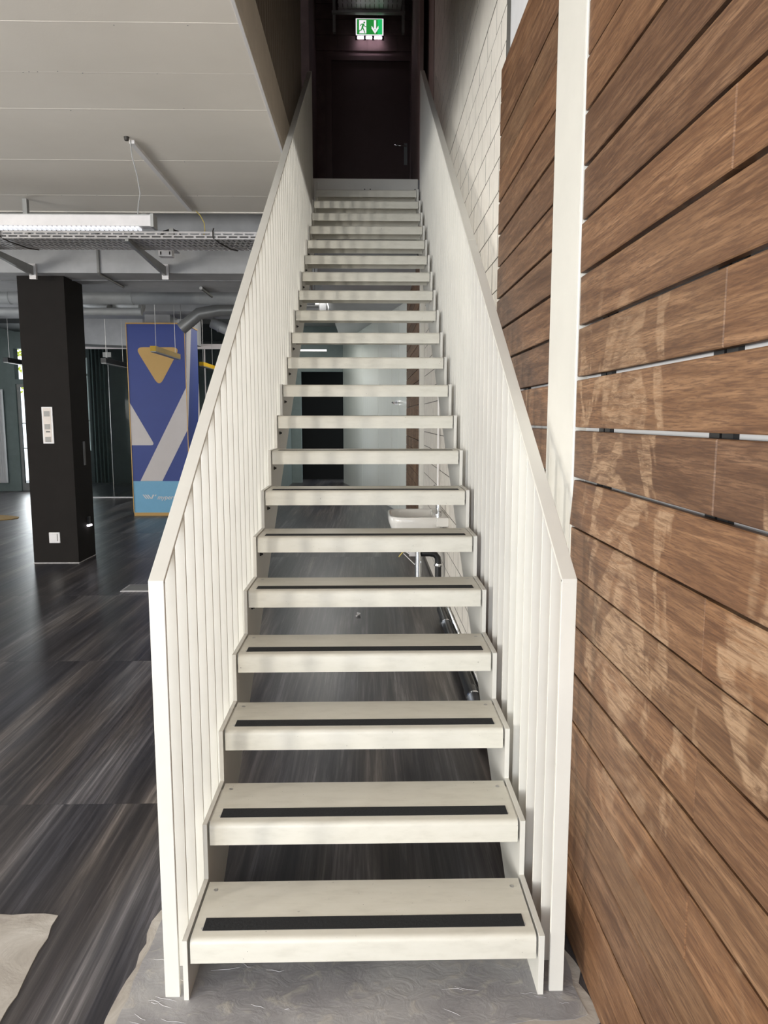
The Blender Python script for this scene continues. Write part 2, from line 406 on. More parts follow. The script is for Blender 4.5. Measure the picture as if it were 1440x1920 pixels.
# lower level further on: white post, plank field in the next bay
B(0.61, 0.70, 8.76, 8.92, 0.0, 3.9).build('white_post', white_paint, wall_r, bevel=0.003)
for k in range(24):
    zz = 0.004 + k*0.154
    share(chamfer_face(3.7, 0.146, 0.02, .002, wood_mat, 'plank'), 'plank', (0.664, 8.93, zz), wall_r)

# --- left wall (glazed facade out of sight), back wall, far walls
wl = MB()
def wall_with_holes_x(x0, x1, y0, y1, z0, z1, holes):
    m = MB(); ys = sorted({y0, y1, *[h[0] for h in holes], *[h[1] for h in holes]})
    for a, b in zip(ys, ys[1:]):
        h = [q for q in holes if q[0] <= a and q[1] >= b]
        if h:
            q = h[0]
            if q[2] > z0: m.box(x0, x1, a, b, z0, q[2])
            if q[3] < z1: m.box(x0, x1, a, b, q[3], z1)
        else: m.box(x0, x1, a, b, z0, z1)
    return m
o = wall_with_holes_x(-9.5, -9.3, -5, 17.2, 0, 4.1, [(-4.25, -3.15, 0.3, 2.9), (-0.9, 2.7, 0.3, 2.9), (8.4, 12.2, 0.3, 3.0)]).build('wall_left', green_wall); o['kind'] = 'structure'
m_ = MB(); m_.box(-9.3,-5.8,-5.2,-5,0,4.1); m_.box(-.05,.85,-5.2,-5,0,4.1); m_.box(-5.8,-.05,-5.2,-5,3.25,4.1); m_.box(-5.8,-.05,-5.2,-5,0,.25)
o = m_.build('wall_back', plaster_grey); o['kind'] = 'structure'
# window frames of those openings
def window(name, mb): 
    o = mb.build(name, grey_metal); o['kind'] = 'structure'; return o
mb = MB()
for x in (-5.8, -4.4, -2.95, -1.5, -.1): mb.box(x, x+.05, -5.15, -5.08, .25, 3.25)
mb.box(-5.8,-.05,-5.15,-5.08,.25,.3); mb.box(-5.8,-.05,-5.15,-5.08,3.2,3.25); window('window_1', mb)
mb = MB()
for y in (-4.25, -3.2): mb.box(-9.45,-9.4,y,y+.05,.3,2.9)
window('window_2', mb)
mb = MB()
for y in (8.4, 9.65, 10.9, 12.15): mb.box(-9.45,-9.4,y,y+.05,.3,3.0)
window('window_3', mb)
mb = MB()
for y in (-0.9, 0.3, 1.5, 2.65): mb.box(-9.45,-9.4,y,y+.05,.3,2.9)
window('added_window', mb)  # added opening for the light that brightens the soffit

# --- near slab with plasterboard soffit, edge beam, ceiling trim
XE = -0.655
ceil = thing('ceiling', None, None, (-3,0,3.71), kind='structure')
# plasterboard sheets as pieces (joints run across)
yj = [-5, 0.5, 2.5, 3.05, 3.68, 4.10, 4.66, 5.18, 6.15, 7.08, 7.60]
for a, b in zip(yj, yj[1:]):
    share(unit_mesh('soffit_board', MB().box(0, 8.645, 0, b-a-0.0015, 0, 0.02), soffit_mat), 'soffit_board', (-9.3, a, 3.71 + random.uniform(-.0006,.0006)), ceil)
B(-9.3, -0.66, -5, 7.62, 3.73, 4.11).build('slab', concrete, ceil)
B(-9.3, -0.66, 7.601, 7.635, 3.70, 3.775).build('edge_trim', render_white, ceil)
B(-0.672, XE, 0.8, 7.64, 3.705, 3.715).build('edge_bead', plastic_white, ceil)
c2 = B(-0.640, 0.66, -5, 3.4, 3.73, 4.11).build('ceiling', soffit_mat); c2['kind'] = 'structure'  # unseen slab, drawn forward over the stairwell to darken the upstairs
for q in yj[3:-1]: B(-9.3, -.66, q-.004, q+.003, 3.7092, 3.7102).build('joint_filler', filler, ceil)
# screw heads and filler dabs on the plasterboard
mb = MB()
for k in range(46):
    x, y = random.uniform(-3.6,-.75), random.choice(yj[3:-1]) + random.uniform(-.03,.03)
    mb.lathe([(.004,0),(.003,-.0015)], (x, y, 3.7098), 'z', 6)
mb.build('screw_heads', concrete_dark, ceil, kind='stuff')
# main lower ceiling beyond, beams, upper ceiling
ceil_far = thing('ceiling', None, None, (-4, 12, 4.0), kind='structure'); ceil_soffit = ceil; ceil = ceil_far
B(-9.3, -0.70, 7.64, 20.5, 4.0, 4.11).build('ceiling_slab', concrete, ceil)
B(-0.70, 2.2, 10.22, 20.5, 4.0, 4.11).build('ceiling_slab', concrete, ceil)
B(-9.3, -0.7, 8.22, 9.42, 3.235, 4.0).build('down_stand_beam', concrete, ceil)
B(-9.3, -0.7, 12.35, 13.3, 3.42, 4.0).build('down_stand_beam', concrete, ceil)
mb = MB(); mb.box(-9.3,-.72,8.62,8.64,3.226,3.2365); mb.build('beam_joint', concrete_dark, ceil)
B(-0.69, 2.2, 10.22, 20.5, 3.62, 4.0).build('down_stand_beam', plaster_grey, ceil)
roof = B(-9.3, 0.85, -5, 10.3, 7.2, 7.35).build('ceiling', concrete_dark); roof['kind'] = 'structure'
# slab edge beam along the stairwell (two stepped faces)
eb = thing('trim_1', None, None, (XE, 4, 3.9), kind='structure')
B(XE, XE+0.015, 0.8, 7.64, 3.715, 3.888).build('lower_fascia', fascia_mat, eb)
B(XE-0.03, XE+0.008, 0.8, 7.64, 3.894, 4.062).build('upper_fascia', fascia_mat, eb)

# --- upstairs: walls, landing, exit door
YE = 10.0
wall_far = B(-0.9, 0.85, YE+.03, YE+.2, 4.112, 7.2).build('wall_far', pink_block); wall_far['kind'] = 'structure'; ORG['wall_far'] = Vector()
for r in range(18):
    zz = 4.118 + r*0.186; off = 0.0 if r % 2 else 0.19
    x = -0.95 - off
    while x < 0.66:
        a, b = max(x, -0.70), min(x+0.38, 0.655)
        inside_door = (zz < 6.28) and (b > -0.56) and (a < 0.60)
        if b-a > 0.04 and not inside_door:
            B(a, b-.007, YE+.012+random.uniform(-.001,.001), YE+.032, zz, zz+0.179).build('brick', pink_block, wall_far)
        x += 0.38
B(-0.70, -0.55, YE+.014, YE+.03, 4.118, 6.28).build('jamb_masonry', pink_block, wall_far)
o = B(-0.9, -0.66, 8.80, YE+.2, 4.12, 7.2).build('wall_upstairs_left', pink_block); o['kind'] = 'structure'
mb = MB(); mb.box(-3.6,-3.5,3.4,YE,4.12,7.2); mb.box(-3.5,-0.95,YE,YE+.1,4.12,7.2); mb.box(-0.6,0.66,3.3,3.4,4.1,7.2)
o = mb.build('wall_upstairs', pink_plaster); o['kind'] = 'structure'
o = B(0.56, 0.60, 8.36, YE, 4.115, 7.2).build('wall_upstairs_right', pink_plaster); o['kind'] = 'structure'
ld = thing('trim_2', None, None, (0,8.5,4.1), kind='structure')
B(-0.66, 0.655, 7.885, YE+.02, 3.95, 4.112).build('landing_slab', concrete_dark, ld)
B(-0.575, 0.515, 7.87, 7.884, 3.86, 4.118).build('landing_fascia', white_paint, ld, bevel=.001)
for x in (-0.035, 0.022, 0.485):
    MB().lathe([(.006,0),(.006,-.002)], (x, 7.87, 4.015), 'y', 10).build('screw_hole', joint_dark, ld)
B(-9.3, -0.66, 7.64, YE+.1, 4.112, 4.13).build('upper_floor', concrete_dark, ld)
dr = thing('door_1', None, None, (0.04, YE, 4.115), kind='structure')
mb = MB(); mb.box(-.55,-.465,YE-.03,YE+.03,4.115,6.27); mb.box(.54,.60,YE-.03,YE+.03,4.115,6.27); mb.box(-.465,.54,YE-.03,YE+.03,6.215,6.27)
mb.build('door_frame', plain('red_brown_frame', (0.16,0.105,0.10,1), 0.5), dr)
B(-.463, .538, YE-.012, YE+.02, 4.12, 6.213).build('door_leaf', door_brown, dr, bevel=.002)
mb = MB(); mb.tube([(.49,YE-.012,5.17),(.49,YE-.06,5.17),(.475,YE-.065,5.17),(.36,YE-.065,5.175),(.345,YE-.055,5.18)], .010, 8)
mb.build('door_handle', chrome, dr, smooth=True)
B(.468,.512,YE-.019,YE-.011,4.95,5.22).build('handle_plate', grey_metal, dr, bevel=.002)

# ============================================================ STAIRCASE
RI, GO, Y0 = 0.18711, 0.2835, 1.9165
XL, XR = -0.5155, 0.4805
stair = thing('staircase', 'white open-riser steel staircase with black grip tapes rising to the landing', 'staircase', (0, 1.92, 0))
def nose(k): return Y0 + GO*k, RI*(k+1)
prof = [(0.0,-0.072),(0.0,-0.016),(0.002,-0.009),(0.0055,-0.0035),(0.012,-0.0005),(0.02,0.0),(0.266,0.0),(0.266,-0.055),(0.2625,-0.055),(0.2625,-0.004),(0.02,-0.005),(0.0085,-0.0075),(0.005,-0.016),(0.005,-0.072)]
tread_me = None; tape_me = unit_mesh('grip_tape', MB().box(-0.472, 0.472, 0.040, 0.094, 0, 0.0012), tape_mat)
hole = MB().lathe([(.0075,0),(.0075,.0006),(.0045,.0008),(.004,.0002)], (0,0,0), 'z', 10); screw_me = unit_mesh('tread_screw', hole, screw_mat)
for k in range(21):
    y, zt = nose(k)
    if tread_me is None:
        mbt = MB(); n = len(prof)
        vs = [(x, u, v) for x in (XL, XR) for u, v in prof]
        fs = [(i,(i+1)%n,(i+1)%n+n,i+n) for i in range(n)]
        # end faces as strips (front flange, top, back flange)
        quads = [(0,1,12,13),(1,2,11,12),(2,3,11),(3,4,10,11),(4,5,10),(5,6,9,10),(6,7,8,9)]
        for q in quads: fs += [q, tuple(i+n for i in q)[::-1]]
        mbt.add(vs, fs); tread_me = unit_mesh('tread', mbt, tread_paint)
        for pl in tread_me.polygons: pl.use_smooth = True
        try: tread_me.set_sharp_from_angle(angle=math.radians(35))
        except Exception: pass
    t = share(tread_me, 'tread', (0, y, zt), stair)
    tp = bpy.data.objects.new('grip_tape', tape_me); C.objects.link(tp); tp.parent = t; tp.location = (-0.0165, 0, 0)
    for sx in (XL+.028, XR-.028):
        for sy in (0.05, 0.225):
            s_ = bpy.data.objects.new('tread_screw', screw_me); C.objects.link(s_); s_.parent = t; s_.location = (sx, sy, 0)
# saw-tooth stringers
def stringer(xa, xb):
    top = []
    y, zt = nose(0); top.append((y-0.004, 0.003)); 
    for k in range(21):
        y, zt = nose(k)
        top += [(y-0.004, zt-0.004), (y+0.002, zt+0.002), (y+GO-0.006, zt+0.002)]
    y, zt = nose(21); top += [(y-0.004, zt-0.01)]
    sl = RI/GO
    bot = [(nose(21)[0]-0.004, 0.21+0.66*(nose(21)[0]-2.71)), (2.71-0.207/0.66, 0.003)]
    pts = top + bot
    # build the plate from vertical slices so every face is convex
    ys = sorted({round(p[0],5) for p in pts})
    def ztop(a, b):
        mid = (a+b)/2
        k = int((mid - (Y0-0.004))/GO); k = max(0, min(20, k))
        return RI*(k+1)+0.002
    def zbot(q): return max(0.003, 0.21+0.66*(q-2.71))
    m = MB(); cuts = [Y0-0.004] + [Y0-0.004+GO*k for k in range(1,22)]
    yb = 2.71-0.207/0.66
    grid = sorted(set(cuts + [yb]))
    rings = []
    outline_top = []
    for k in range(21):
        a = Y0-0.004+GO*k; b = a+GO; zt = RI*(k+1)+0.002
        outline_top += [(a, zt), (b, zt)]
    poly = [(Y0-0.004, 0.003)] + outline_top + [(Y0-0.004+GO*21, zbot(Y0+GO*21)), (yb, 0.003)]
    bm = bmesh.new()
    va = [bm.verts.new((xa, u, v)) for u, v in poly]
    f = bm.faces.new(va); r = bmesh.ops.extrude_face_region(bm, geom=[f])
    for v in [e for e in r['geom'] if isinstance(e, bmesh.types.BMVert)]: v.co.x = xb
    bmesh.ops.triangulate(bm, faces=[q for q in bm.faces if len(q.verts) > 4])
    bmesh.ops.recalc_face_normals(bm, faces=bm.faces[:])
    for v in bm.verts: v.co -= ORG['staircase']
    me = bpy.data.meshes.new('stringer'); bm.to_mesh(me); bm.free(); me.materials.append(white_paint)
    o = bpy.data.objects.new('stringer', me); C.objects.link(o); o.parent = stair
    return o
stringer(-0.5365, -0.5225); stringer(0.4875, 0.5035)
B(-0.5225,-0.5160,7.86,7.875,3.93,4.10).build('end_plate', white_paint, stair)
# cleats and bolts under each tread
bolt = MB().lathe([(.009,0),(.009,.006),(.005,.006),(.005,.014)], (0,0,0), 'x', 8); bolt_me = unit_mesh('bolt', bolt, dark_metal)
for k in range(1, 21):
    y, zt = nose(k)
    share(bolt_me, 'bolt', (-0.5225, y+0.11, zt-0.10), stair)
    B(-0.5225, -0.512, y+0.03, y+0.235, zt-0.05, zt-0.006).build('cleat', white_paint, stair)
    B(0.477, 0.4875, y+0.03, y+0.235, zt-0.05, zt-0.006).build('cleat', white_paint, stair)

# ============================================================ BALUSTRADES (flat bars set square to the flight)
def balustrade(xa, xb, label, yend):
    root = thing('balustrade', label, 'railing', ((xa+xb)/2, 1.94, 0))
    zr = lambda y: 1.245 + 0.6665*(y-1.94)
    th = 0.010
    # front post (flat bar)
    MB().box(xa, xb, 1.925, 1.937, 0.0, zr(1.925)-0.002).build('post', white_paint, root, bevel=.0012)
    # hand rail in three lengths
    cut = [1.9245, 3.98 if xa > 0 else 6.84, yend] if xa < 0 else [1.9245, 3.98, yend]
    for a, b in zip(cut, cut[1:]):
        b2 = b - 0.0015
        MB().prism([(a, zr(a)),(b2, zr(b2)),(b2, zr(b2)-th*1.2),(a, zr(a)-th*1.2)], 'x', xa, xb).build('handrail', white_paint, root, bevel=.001)
    y = 2.045
    while y < yend-0.03:
        zb = max(0.004, 0.21+0.66*(y-2.71)+0.01)
        a, b = y, y+0.008
        MB().add([(xa+.001,a,zb),(xb-.001,a,zb),(xb-.001,b,zb),(xa+.001,b,zb),(xa+.001,a,zr(a)-.0115),(xb-.001,a,zr(a)-.0115),(xb-.001,b,zr(b)-.0115),(xa+.001,b,zr(b)-.0115)],
            [(0,3,2,1),(4,5,6,7),(0,1,5,4),(1,2,6,5),(2,3,7,6),(3,0,4,7)]).build('slat', white_paint, root, bevel=.0008)
        y += 0.1185
    B(xa, xb, yend-.012, yend, 4.12 if yend > 7.8 else zr(yend)-1.4, zr(yend)-.012).build('post', white_paint, root)
    # bottom flat carrying the bars
    a, b = 2.44, yend-.02
    zl = lambda q: 0.21+0.66*(q-2.71)
    MB().prism([(a, zl(a)+.01),(b, zl(b)+.01),(b, zl(b)),(a, zl(a))], 'x', xa+.004, xb-.004).build('bottom_rail', white_paint, root)
    return root
balustrade(-0.5935, -0.5515, 'white slatted balustrade on the left side of the staircase', 7.66)
balustrade(0.5235, 0.5655, 'white slatted balustrade on the right of the staircase beside the plank wall', 7.74)
# high slatted screen standing on the upper floor edge
sc = thing('slatted_screen', 'dim tall slatted screen standing on the upper floor edge above the ceiling corner', 'screen', (XE-.02, 4, 4.06))
B(XE-.045, XE, 0.85, 7.70, 4.063, 4.075).build('bottom_rail', screen_mat, sc)
y = 0.9
while y < 7.62:
    B(XE-.045, XE-.002, y, y+.008, 4.075, 7.19).build('slat', screen_mat, sc); y += 0.1185
B(XE-.045, XE, 7.66, 7.70, 4.075, 7.19).build('post', screen_mat, sc)
B(XE-.14, XE-.09, 0.85, 7.70, 4.112, 7.19).build('dark_backing', screen_mat, sc)  # added dark sheet standing in for the unlit room behind the slats

# ============================================================ EXIT SIGN
sg = thing('exit_sign', 'glowing green exit sign with running man and down arrow above the door', 'sign', (0.034, 9.92, 6.5))
sx0, sx1, sz0, sz1, sy = -0.150, 0.199, 6.478, 6.676, 9.90
B(sx0-.008, sx1+.008, sy+.004, sy+.05, sz0-.002, sz1+.006).build('housing', black_plastic, sg)
B(sx0, sx1, sy, sy+.004, sz0+.002, sz1).build('light_panel', sign_white, sg)
B(sx0+.014, sx0+.275, sy-.003, sy, sz0+.012, sz1-.008).build('green_field', sign_green, sg)
B(sx0+.275, sx1-.014, sy-.003, sy, sz0+.012, sz1-.006).build('green_edge', sign_bright, sg)
B(sx0+.042, sx0+.133, sy-.005, sy-.003, sz0+.022, sz1-.022).build('door_panel', sign_white, sg)
def flat(mb, pts, y0, y1): mb.prism(pts, 'y', y0, y1)
mb = MB(); ax = sx0+.243; w = .013
flat(mb, [(ax-w,sz1-.022),(ax+w,sz1-.022),(ax+w,sz0+.07),(ax-w,sz0+.07)], sy-.005, sy-.003)
flat(mb, [(ax,sz0+.018),(ax+.044,sz0+.082),(ax+.042,sz0+.112),(ax,sz0+.055)], sy-.005, sy-.003)
flat(mb, [(ax,sz0+.018),(ax,sz0+.055),(ax-.042,sz0+.112),(ax-.044,sz0+.082)], sy-.005, sy-.003)
mb.build('down_arrow', sign_white, sg)
mb = MB(); cx = sx0+.092
def seg(mb, a, b, w):
    a, b = Vector(a), Vector(b); d = (b-a).normalized(); n = Vector((-d.y, d.x))*w
    flat(mb, [tuple(a+n),tuple(b+n),tuple(b-n),tuple(a-n)], sy-.0065, sy-.005)
zc = sz0
mb.lathe([(.011,0),(.011,.0015)], (cx+.015, sy-.0065, zc+.148), 'y', 14)
for a, b, w in [((cx+.006,zc+.135),(cx-.010,zc+.088),.011),((cx+.004,zc+.132),(cx-.024,zc+.128),.005),((cx-.024,zc+.128),(cx-.036,zc+.106),.005),
                ((cx+.008,zc+.130),(cx+.022,zc+.102),.005),((cx+.022,zc+.102),(cx+.042,zc+.098),.004),((cx-.008,zc+.092),(cx+.010,zc+.060),.007),
                ((cx+.010,zc+.060),(cx+.022,zc+.026),.006),((cx-.012,zc+.090),(cx-.022,zc+.058),.007),((cx-.022,zc+.058),(cx-.046,zc+.056),.005),((cx-.046,zc+.056),(cx-.050,zc+.030),.004)]:
    seg(mb, a, b, w)
mb.build('running_man', sign_green, sg)
mb = MB()
for a in (sx0-.008, sx0+.10, sx0+.205, sx1-.02): mb.box(a, a+.028, sy, sy+.05, sz0-.034, sz0-.002)
mb.build('lower_rail', black_plastic, sg)
B(sx0+.02, sx1-.02, sy+.012, sy+.04, sz0-.024, sz0-.006).build('tube', sign_glow, sg)
mb = MB(); mb.box(sx0+.06, sx1-.07, sy+.01, sy+.04, sz1+.006, sz1+.022); mb.tube([(sx0+.05,sy+.02,sz1+.02),(sx0+.05,sy+.02,sz1+.16)], .003, 6); mb.tube([(sx1-.06,sy+.02,sz1+.02),(sx1-.06,sy+.02,sz1+.16)], .003, 6)
mb.build('hanger', black_plastic, sg)
# perforated tray above the sign
ct = thing('cable_tray', 'dim perforated cable tray hanging high above the exit sign', 'cable tray', (0, 9.3, 6.8))
mb = MB(); x = -0.36
while x < 0.40: mb.box(x, x+.050, 9.0, 9.82, 6.735, 6.74); x += .056
mb.box(-.37,.41,9.0,9.012,6.70,6.76); mb.box(-.37,.41,9.81,9.82,6.70,6.76)
for y in (9.15,9.32,9.49,9.66): mb.box(-.37,.41,y,y+.03,6.7405,6.746)
mb.build('tray_strips', tray_mat, ct)
for x in (-.44, .43): B(x, x+.035, 9.87, 9.92, 6.50, 7.19).build('bracket', tray_mat, ct)
B(-.45, .47, 9.83, 9.865, 6.70, 6.735).build('cross_rail', tray_mat, ct)

# ============================================================ BLACK COLUMN
col1 = thing('column', 'black clad square column with white switch panel near the staircase', 'column', (-3.63, 8.65, 0))
B(-3.893, -3.375, 8.395, 8.92, 0.006, 3.245).build('cladding', black_paint, col1, bevel=.003)
B(-3.897, -3.371, 8.391, 8.924, 0.0, 0.006).build('base_edge', silver, col1)
B(-3.74, -3.42, 8.50, 8.86, 3.245, 3.99).build('concrete_shaft', concrete, col1)
ps = thing('intercom_panel', 'tall white switch and speaker panel on the front of the black column', 'panel', (-3.64, 8.39, 1.59))
B(-3.70,-3.578,8.380,8.396,1.385,1.80).build('frame', plastic_white, ps, bevel=.003)
B(-3.683,-3.597,8.377,8.381,1.405,1.785).build('insert', plain('cream_plastic', (0.70,0.62,0.56,1), .4), ps)
for z in (1.72, 1.575, 1.43): B(-3.672,-3.610,8.374,8.378,z-.028,z+.032).build('speaker_grille', plastic_grey, ps)
B(-3.660,-3.615,8.374,8.378,1.512,1.528).build('display', black_plastic, ps)
sw = thing('light_switch', 'small square white switch low on the front of the black column', 'switch', (-3.637, 8.39, .30))
B(-3.70,-3.575,8.383,8.396,.238,.362).build('plate', plastic_white, sw, bevel=.003)
B(-3.683,-3.605,8.376,8.384,.265,.345).build('rocker', plastic_white, sw, bevel=.002)
B(-3.604,-3.598,8.379,8.384,.265,.345).build('shadow_edge', plastic_grey, sw)
nl = thing('night_light', 'small lit socket lamp low on the dark side of the black column', 'lamp', (-3.37, 8.72, .42))
B(-3.375,-3.352,8.69,8.75,.41,.50).build('body', black_plastic, nl, bevel=.002)
B(-3.373,-3.340,8.68,8.76,.388,.408).build('glowing_foot', lamp_small, nl)
rs = B(-3.376,-3.366,8.69,8.735,1.12,1.40).build('card_reader', concrete_dark); tag(rs, 'slim dark card reader on the side of the black column', 'reader')

# ============================================================ BLUE COLUMN
col2 = thing('advertising_column', 'blue clad column with pale graphic shapes and sky blue base band', 'column', (-3.55, 13.0, 0))
bx0, bx1, by0, by1 = -4.055, -3.095, 12.57, 13.5
B(bx0, bx1, by0, by1, 0.60, 3.24).build('blue_cladding', blue_mat, col2)
B(bx0, bx1, by0, by1, 0.055, 0.60).build('sky_blue_band', sky_mat, col2)
B(bx0-.004, bx1+.004, by0-.004, by1+.004, 0.0, 0.055).build('ochre_plinth', ochre_mat, col2)
mb = MB()
mb.box(bx0-.012,bx1+.012,by0-.012,by0+.02,3.24,3.262); mb.box(bx1-.02,bx1+.012,by0,by1,3.24,3.262); mb.box(bx0-.012,bx0-.001,by0-.01,by0,0.055,3.24); mb.box(bx1-.001,bx1+.01,by0-.01,by0,0.055,3.24)
mb.build('edge_trim', gold_trim, col2)
B(-3.80,-3.37,12.75,13.3,3.24,3.99).build('concrete_shaft', concrete, col2)
def rounded(poly, r, n=5):
    out = []; N = len(poly)
    for i in range(N):
        p0, p, p1 = Vector(poly[i-1]), Vector(poly[i]), Vector(poly[(i+1)%N])
        a = (p0-p).normalized(); b = (p1-p).normalized()
        A = p + a*r; Bq = p + b*r
        for k in range(n+1):
            t = k/n; out.append(tuple((A*(1-t)+p*t)*(1-t) + (p*(1-t)+Bq*t)*t))
    return out
def yflat(name, poly, mat, y, parent, th=.003): return MB().prism(poly, 'y', y-th, y).build(name, mat, parent)
yflat('ochre_triangle', rounded([(-3.93,2.86),(-3.17,2.86),(-3.545,2.20)], .14), ochre_mat, by0, col2)
w3 = rounded([(-3.62,1.21),(-4.05,1.21),(-4.05,1.92)], .10)
yflat('white_triangle', [(-4.052,1.215),(-3.80,1.215)] + rounded([(-4.5,1.215),(-3.66,1.215),(-4.052,1.93)], .07)[6:12] + [(-4.052,1.93)], offwhite, by0, col2)
yflat('white_diagonal', [(-3.93,0.602),(-3.555,0.602),(bx1,1.475),(bx1,2.19)], offwhite, by0, col2)
mb = MB(); mb.prism([(12.72,3.235),(13.05,3.235),(12.62,1.55),(12.572,1.47),(12.572,2.19)], 'x', bx1, bx1+.003); mb.prism([(13.5,2.3),(13.5,0.8),(13.2,0.8)], 'x', bx1, bx1+.003)
mb.build('side_stripes', offwhite, col2)
# logo strokes and lettering
mb = MB()
for k, (x, wd) in enumerate([(-3.905,.022),(-3.865,.022),(-3.825,.022)]):
    mb.prism([(x,.365),(x+wd,.365),(x+wd+.055,.295),(x+.055,.295)], 'y', by0-.003, by0)
mb.prism([(-3.765,.295),(-3.74,.295),(-3.705,.365),(-3.73,.365)], 'y', by0-.003, by0); mb.prism([(-3.70,.34),(-3.68,.34),(-3.665,.365),(-3.685,.365)], 'y', by0-.003, by0)
mb.build('logo_mark', plastic_white, col2)
fc = bpy.data.curves.new('lettering', 'FONT'); fc.body = 'myperso'; fc.size = 0.155; fc.shear = 0.28; fc.extrude = 0.002; fc.space_character = 1.0; fc.offset = 0.0012
fo = bpy.data.objects.new('lettering_src', fc); C.objects.link(fo)
bpy.context.view_layer.update()
me = bpy.data.meshes.new_from_object(fo.evaluated_get(bpy.context.evaluated_depsgraph_get())); bpy.data.objects.remove(fo)
me.materials.clear(); me.materials.append(plastic_white)
wtxt = max(v.co.x for v in me.vertices) or 1
lt = bpy.data.objects.new('lettering', me); C.objects.link(lt); lt.parent = col2
lt.location = Vector((-3.655, by0-.003, .285)) - ORG[col2.name]; lt.rotation_euler = (math.pi/2, 0, 0); s = 0.37/wtxt; lt.scale = (s, s, 1)

# ============================================================ HANGING LAMPS
def linear_lamp(x, y0, y1, z, mat, label, w=.085, h=.085, under=grey_metal, top=3.99, ytop=None):
    t = thing('pendant_lamp', label, 'lamp', (x, (y0+y1)/2, z))
    B(x-w/2, x+w/2, y0, y1, z-h/2+.012, z+h/2).build('housing', mat, t, bevel=.002)
    B(x-w/2+.004, x+w/2-.004, y0+.01, y1, z-h/2, z-h/2+.012).build('diffuser', under, t)
    for y in (y0+.15, y1-.15): MB().tube([(x,y,z+h/2),(x,y,top)], .004, 5).build('wire', screw_mat, t)
    return t
linear_lamp(-3.03, 10.5, 11.85, 2.64, yellow_mat, 'yellow linear pendant lamp in front of the blue column', top=3.99)
linear_lamp(-3.19, 14.2, 15.35, 2.70, yellow_mat, 'small yellow pendant lamp half hidden behind the left handrail')
linear_lamp(-4.76, 13.4, 14.6, 2.70, black_plastic, 'black linear pendant lamp left of the blue column', w=.10, h=.10)
linear_lamp(-6.5, 13.4, 14.6, 2.71, black_plastic, 'black linear pendant lamp left of the black column', w=.09, h=.09)
# long luminaire
lu = thing('linear_luminaire', 'long grey louvred luminaire hanging under the ceiling edge at left', 'lamp', (-3.6, 5.7, 3.13))
B(-6.2, -1.62, 5.69, 5.78, 3.092, 3.178).build('housing', silver, lu, bevel=.002)
B(-1.622, -1.60, 5.682, 5.79, 3.086, 3.182).build('end_cap', grey_metal, lu)
B(-6.2, -1.63, 5.688, 5.692, 3.170, 3.177).build('top_groove', grey_metal, lu)
mb = MB(); x = -6.2
while x < -1.72: mb.box(x, x+.022, 5.692, 5.778, 3.078, 3.094); x += .036
mb.build('louvre', louvre_glow, lu, kind='stuff')
B(-1.70,-1.66,5.72,5.75,3.178,3.188).build('hanger_clip', screw_mat, lu)
o = MB().tube([(-1.755,5.72,3.71),(-1.75,5.72,3.60),(-1.715,5.72,3.45),(-1.70,5.72,3.33),(-1.715,5.72,3.26),(-1.725,5.72,3.178)], .0045, 6).build('wire', wire_grey, lu, smooth=True)
# conduit channel on the soffit
cc = thing('cable_channel', 'slim white cable channel running along the plasterboard ceiling', 'conduit', (-1.69, 6.6, 3.70))
B(-1.765, -1.728, 5.72, 7.5, 3.685, 3.71).build('channel', plastic_white, cc)
cc.rotation_euler = (0,0,0)
MB().lathe([(.02,0),(.016,-.025)], (-1.765, 5.66, 3.71), 'z', 10).build('ceiling_hook', dark_metal, cc)
yc = MB().tube([(-1.69,7.50,3.69),(-1.66,7.55,3.66),(-1.63,7.57,3.60),(-1.62,7.55,3.52),(-1.625,7.5,3.45)], .005, 6).build('cable', wire_yellow, smooth=True)
tag(yc, 'thin yellow cable dangling from the end of the ceiling channel', 'cable')

# ============================================================ CABLE TRAY (perforated)
tr = thing('cable_tray', 'long perforated grey cable tray crossing below the ceiling at left', 'cable tray', (-4, 7.2, 3.33))
ty0, ty1, tz = 6.97, 7.42, 3.30
mb = MB(); 
for za, zb in ((tz, tz+.012), (tz+.026, tz+.036), (tz+.05, tz+.066)): mb.box(-9.2, -0.72, ty0-.004, ty0, za, zb)
x = -9.2
while x < -.72:
    mb.box(x, x+.02, ty0-.004, ty0, tz+.012, tz+.026); mb.box(x+.05, x+.07, ty0-.004, ty0, tz+.036, tz+.05); x += .10
mb.box(-9.2,-.72,ty1,ty1+.004,tz,tz+.066)
mb.build('side_flange', tray_mat, tr, kind='stuff')
mb = MB(); x = -9.2
while x < -.74:
    mb.add([(x,ty0,tz),(x+.03,ty0,tz),(x+.13,ty1,tz),(x+.10,ty1,tz),(x,ty0,tz+.003),(x+.03,ty0,tz+.003),(x+.13,ty1,tz+.003),(x+.10,ty1,tz+.003)],
        [(0,3,2,1),(4,5,6,7),(0,1,5,4),(1,2,6,5),(2,3,7,6),(3,0,4,7)]); x += .05
for y in (7.0,7.09,7.19,7.29,7.39): mb.box(-9.2,-.74,y-.008,y+.008,tz+.0005,tz+.0035)
mb.build('perforated_base', tray_mat, tr, kind='stuff')
B(-9.2,-.74,7.05,7.36,tz+.02,tz+.045).build('cable_bed', concrete_dark, tr)
for x in (-3.62, -2.20, -0.90):
    MB().prism([(6.93,tz-.004),(8.20,tz-.004),(8.20,tz-.10),(8.14,tz-.10),(6.93,tz-.03)], 'x', x-.016, x+.016).build('bracket', grey_metal, tr)
    B(x-.03, x+.04, 8.17, 8.21, tz-.14, tz+.02).build('wall_plate', silver, tr)
